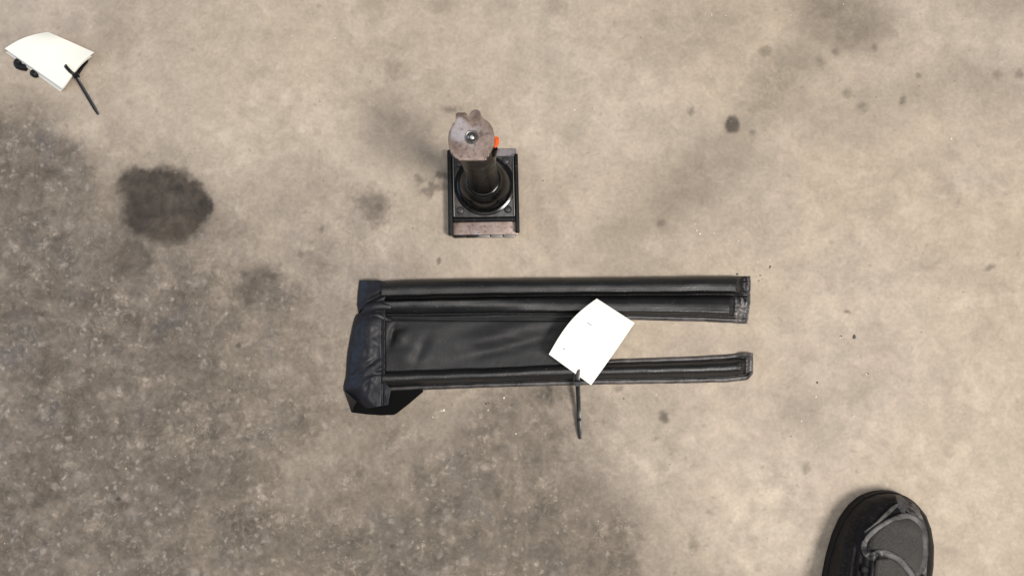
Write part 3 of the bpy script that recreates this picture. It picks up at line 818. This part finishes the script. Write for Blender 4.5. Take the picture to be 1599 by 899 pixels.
def mesh_mat():
    t = NT("grey_brown_mesh"); P = t.pos()
    v = t.vor(P, 620); n = t.noise(P, 40, 3, 0.5)
    col = t.mix(t.lin(v.outputs['Distance'], 0.1, 0.7), (0.020, 0.0185, 0.017), (0.042, 0.038, 0.034))
    col = t.mix(t.math('MULTIPLY', t.step(n, 0.45, 0.65), 0.4), col, (0.055, 0.048, 0.042))
    return t.out(col, 0.8, 0.0, t.bump(v.outputs['Distance'], 0.3, 0.0006))
M_MESH = mesh_mat()
def scuffed(name, a, b_):
    t = NT(name); P = t.pos()
    n = t.noise(P, 90, 4, 0.65); n2 = t.noise(P, 420, 2, 0.5)
    return t.out(t.mix(t.step(n, 0.36, 0.64), a, b_), 0.45, 0.0, t.bump(n2, 0.2, 0.0006), Specular_IOR_Level=0.35)
M_OVER = scuffed('worn_grey_overlay', (0.055, 0.052, 0.050), (0.16, 0.15, 0.145))
M_PIPE = scuffed('worn_grey_trim', (0.020, 0.0185, 0.0185), (0.066, 0.062, 0.061))
M_TOE_LIT = scuffed('black_toe_highlight', (0.015, 0.014, 0.0145), (0.085, 0.078, 0.076))
M_SOLE = NT("black_sole_rubber").out((0.006, 0.006, 0.006), 0.65, 0.0, Specular_IOR_Level=0.25)
ub = shoe_upper()
tmp = ub.copy(); bmesh.ops.recalc_face_normals(tmp, faces=tmp.faces[:])
BV = BVHTree.FromBMesh(tmp)
upper = obj("upper", ub, M_SHOE, shoe, 180)
def onshoe(px, py, lift=0.0):
    o = Vector((0, 0, CAMH)); d = ray(px, py)
    hit, nrm, i, dist = BV.ray_cast(o, d)
    if hit is None: return at(px, py, 0.03), Vector((0, 0, 1))
    if nrm.dot(d) > 0: nrm = -nrm
    return hit + nrm * lift, nrm
# sole
sole_out = []
for k in range(60):
    s = 0.296 * (k / 59) ** 1.5
    sole_out.append((s, interp(WID, s) + 0.0008))
poly = [toe - ax * (s - 0.001) + sx_ * (w + swing(s)) for s, w in sole_out]
poly += [toe - ax * (s - 0.001) - sx_ * (w - swing(s)) for s, w in reversed(sole_out)]
obj("sole", prism_bm([(p.x, p.y) for p in poly], 0.0003, 0.0145, 0.002, 2, True), M_SOLE, shoe, 40)
# patches laid on the upper
def patch(name, outline, lift, mat, n=26):
    """fill an outline (pixels, pairs of left/right borders row by row) on the surface"""
    rows = outline
    def f(u, v):
        L = [sinterp([(i / (len(rows) - 1), r[0][k]) for i, r in enumerate(rows)], v) for k in (0, 1)]
        R = [sinterp([(i / (len(rows) - 1), r[1][k]) for i, r in enumerate(rows)], v) for k in (0, 1)]
        x, y = lerp(L[0], R[0], u), lerp(L[1], R[1], u)
        e = min(u, 1 - u, v, 1 - v)
        return onshoe(x, y, lift * sstep(0, 0.08, e) + 0.0001)[0]
    return obj(name, thicken(grid_bm(f, n, n), 0.0007), mat, shoe, 180)
patch("mesh_panel", [((1405, 809), (1420, 808)), ((1380, 819), (1438, 824)), ((1364, 832), (1441, 842)), ((1357, 844), (1442, 858)), ((1360, 856), (1441, 874)), ((1398, 864), (1437, 888)), ((1418, 880), (1430, 897))], 0.0012, M_MESH)
patch("vamp_panel", [((1368, 872), (1388, 870)), ((1364, 885), (1406, 882)), ((1360, 905), (1420, 902)), ((1356, 940), (1428, 940))], 0.0014, M_MESH)
patch("side_overlay", [((1412, 786), (1430, 790)), ((1426, 798), (1440, 806)), ((1437, 812), (1446, 824)), ((1444, 830), (1448, 840)), ((1445.5, 852), (1448.5, 858)), ((1444, 873), (1447, 880)), ((1439, 893), (1446, 902))], 0.0006, M_OVER)
patch("toe_highlight", [((1398, 772), (1406, 774)), ((1399, 778), (1422, 782)), ((1402, 785), (1433, 792)), ((1409, 793), (1437, 800)), ((1420, 800), (1436, 806))], 0.0004, M_TOE_LIT)  # lamp highlight on the right of the toe, painted as a paler patch
def piping(pts, r, name="piping", mat=M_PIPE):
    pts = spline([(a, b, 0) for a, b in pts], 8)
    P, Nn = [], []
    for p in pts:
        q, n_ = onshoe(p[0], p[1], r * 0.35); P.append(q)
    return obj(name, sweep_bm(P, circ(r * 1.35, 14, 0.16), scale=lambda t: 0.55 + 0.45 * math.sin(math.pi * min(1, max(0, t))) ** 0.4 if 0 < t < 1 else 0.5), mat, shoe, 60)
piping([(1351, 832), (1361, 825), (1372, 816), (1384, 804), (1394, 794), (1403, 788)], 0.0019)
piping([(1352, 846), (1357, 838), (1370, 826), (1389, 815), (1412, 806.5), (1429, 811), (1440, 826), (1443.5, 846), (1442.5, 872), (1437, 889), (1427, 899)], 0.0027)
piping([(1352, 843), (1351, 855), (1356, 866), (1367, 871)], 0.0029)
piping([(1360, 868), (1371, 864), (1383, 863.5), (1400, 871), (1414, 885), (1424, 899), (1432, 920)], 0.0030)
piping([(1402, 790), (1409, 797), (1413, 805)], 0.0016)
# lace eyelet
q, n_ = onshoe(1351, 889, 0.0004)
bm = bmesh.new(); bmesh.ops.create_uvsphere(bm, u_segments=16, v_segments=8, radius=0.0042)
bmesh.ops.scale(bm, vec=(1, 1, 0.4), verts=bm.verts); bmesh.ops.translate(bm, vec=q, verts=bm.verts)
obj("eyelet", bm, M_SOLE, shoe, 60)
# padded ankle collar around the opening
cpath = []
for k in range(37):
    a = 2 * math.pi * k / 36
    p = toe - ax * (0.222 + 0.048 * math.cos(a)) + sx_ * (0.027 * math.sin(a))
    cpath.append(Vector((p.x, p.y, 0.104)))
obj("collar", sweep_bm(cpath, circ(0.009, 12)), M_MESH, shoe, 180)

# ---------------------------------------------------------------- grit and crumbs on the floor
def grit(spots, seed):
    bm = bmesh.new(); rnd = random.Random(seed)
    for x, y, r in spots:
        p = at(x, y, 0)
        m = bmesh.ops.create_icosphere(bm, subdivisions=1, radius=r / 1390)
        k = Vector((rnd.uniform(0.7, 1.3), rnd.uniform(0.7, 1.3), rnd.uniform(0.4, 0.7)))
        for v in m['verts']:
            v.co = Vector((v.co.x * k.x, v.co.y * k.y, v.co.z * k.z)) * rnd.uniform(0.85, 1.15)
            v.co += p + Vector((0, 0, r / 1390 * 0.3))
    return bm
dark = [(1334, 526, 3.2), (1313, 525, 1.8), (1203, 416, 1.9), (1187, 430, 1.1), (1190, 436, 0.9), (1185, 438, 1.1), (1177, 422, 0.9), (1151, 428, 2.0), (1202, 418, 1.3), (759, 630, 2), (800, 632, 1.8), (763, 629, 1.5), (1355, 583, 1.5), (848, 282, 1.3), (1276, 597, 1.6), (974, 622, 1.2)]
pale = [(1093, 365, 1.5), (1088, 360, 1.2), (1114, 364, 1.4), (1108, 399, 1.3), (1153, 376, 1.2), (1086, 350, 1.1), (1182, 409, 1.3), (1168, 417, 1.3), (1202, 406, 1.3), (1312, 526, 2.0), (1316, 537, 1.4), (1339, 556, 1.2),
        (693, 640, 2.6), (689, 641, 1.6), (676, 651, 1.6), (787, 621, 1.8), (762, 640, 1.5), (806, 677, 1.2), (1024, 616, 1.7), (1274, 619, 1.6), (1251, 657, 1.3), (1333, 649, 2.0), (1363, 671, 1.3), (1397, 533, 1.2), (523, 60, 1.4), (1111, 24, 1.5), (1133, 25, 1.2),
        (897, 172, 1.6), (870, 173, 1.1), (928, 171, 1.1), (1485, 217, 1.8), (1444, 227, 1.1), (842, 148, 1.2), (1353, 584, 1.3)]
rnd = random.Random(3)
for _ in range(170):
    x, y = rnd.uniform(0, 1599), rnd.uniform(0, 899)
    (dark if rnd.random() < 0.45 else pale).append((x, y, rnd.uniform(0.45, 0.95)))
M_GD = NT("dark_grit").out((0.085, 0.084, 0.084), 0.8, 0.0)
M_GP = NT("pale_grit").out((0.62, 0.56, 0.47), 0.8, 0.0)
tag(obj("grit", grit(dark, 1), M_GD, None, None), "dark specks of grit scattered over the concrete", "grit", None, "stuff")
tag(obj("grit", grit(pale, 2), M_GP, None, None), "pale specks of grit scattered over the concrete", "grit", None, "stuff")
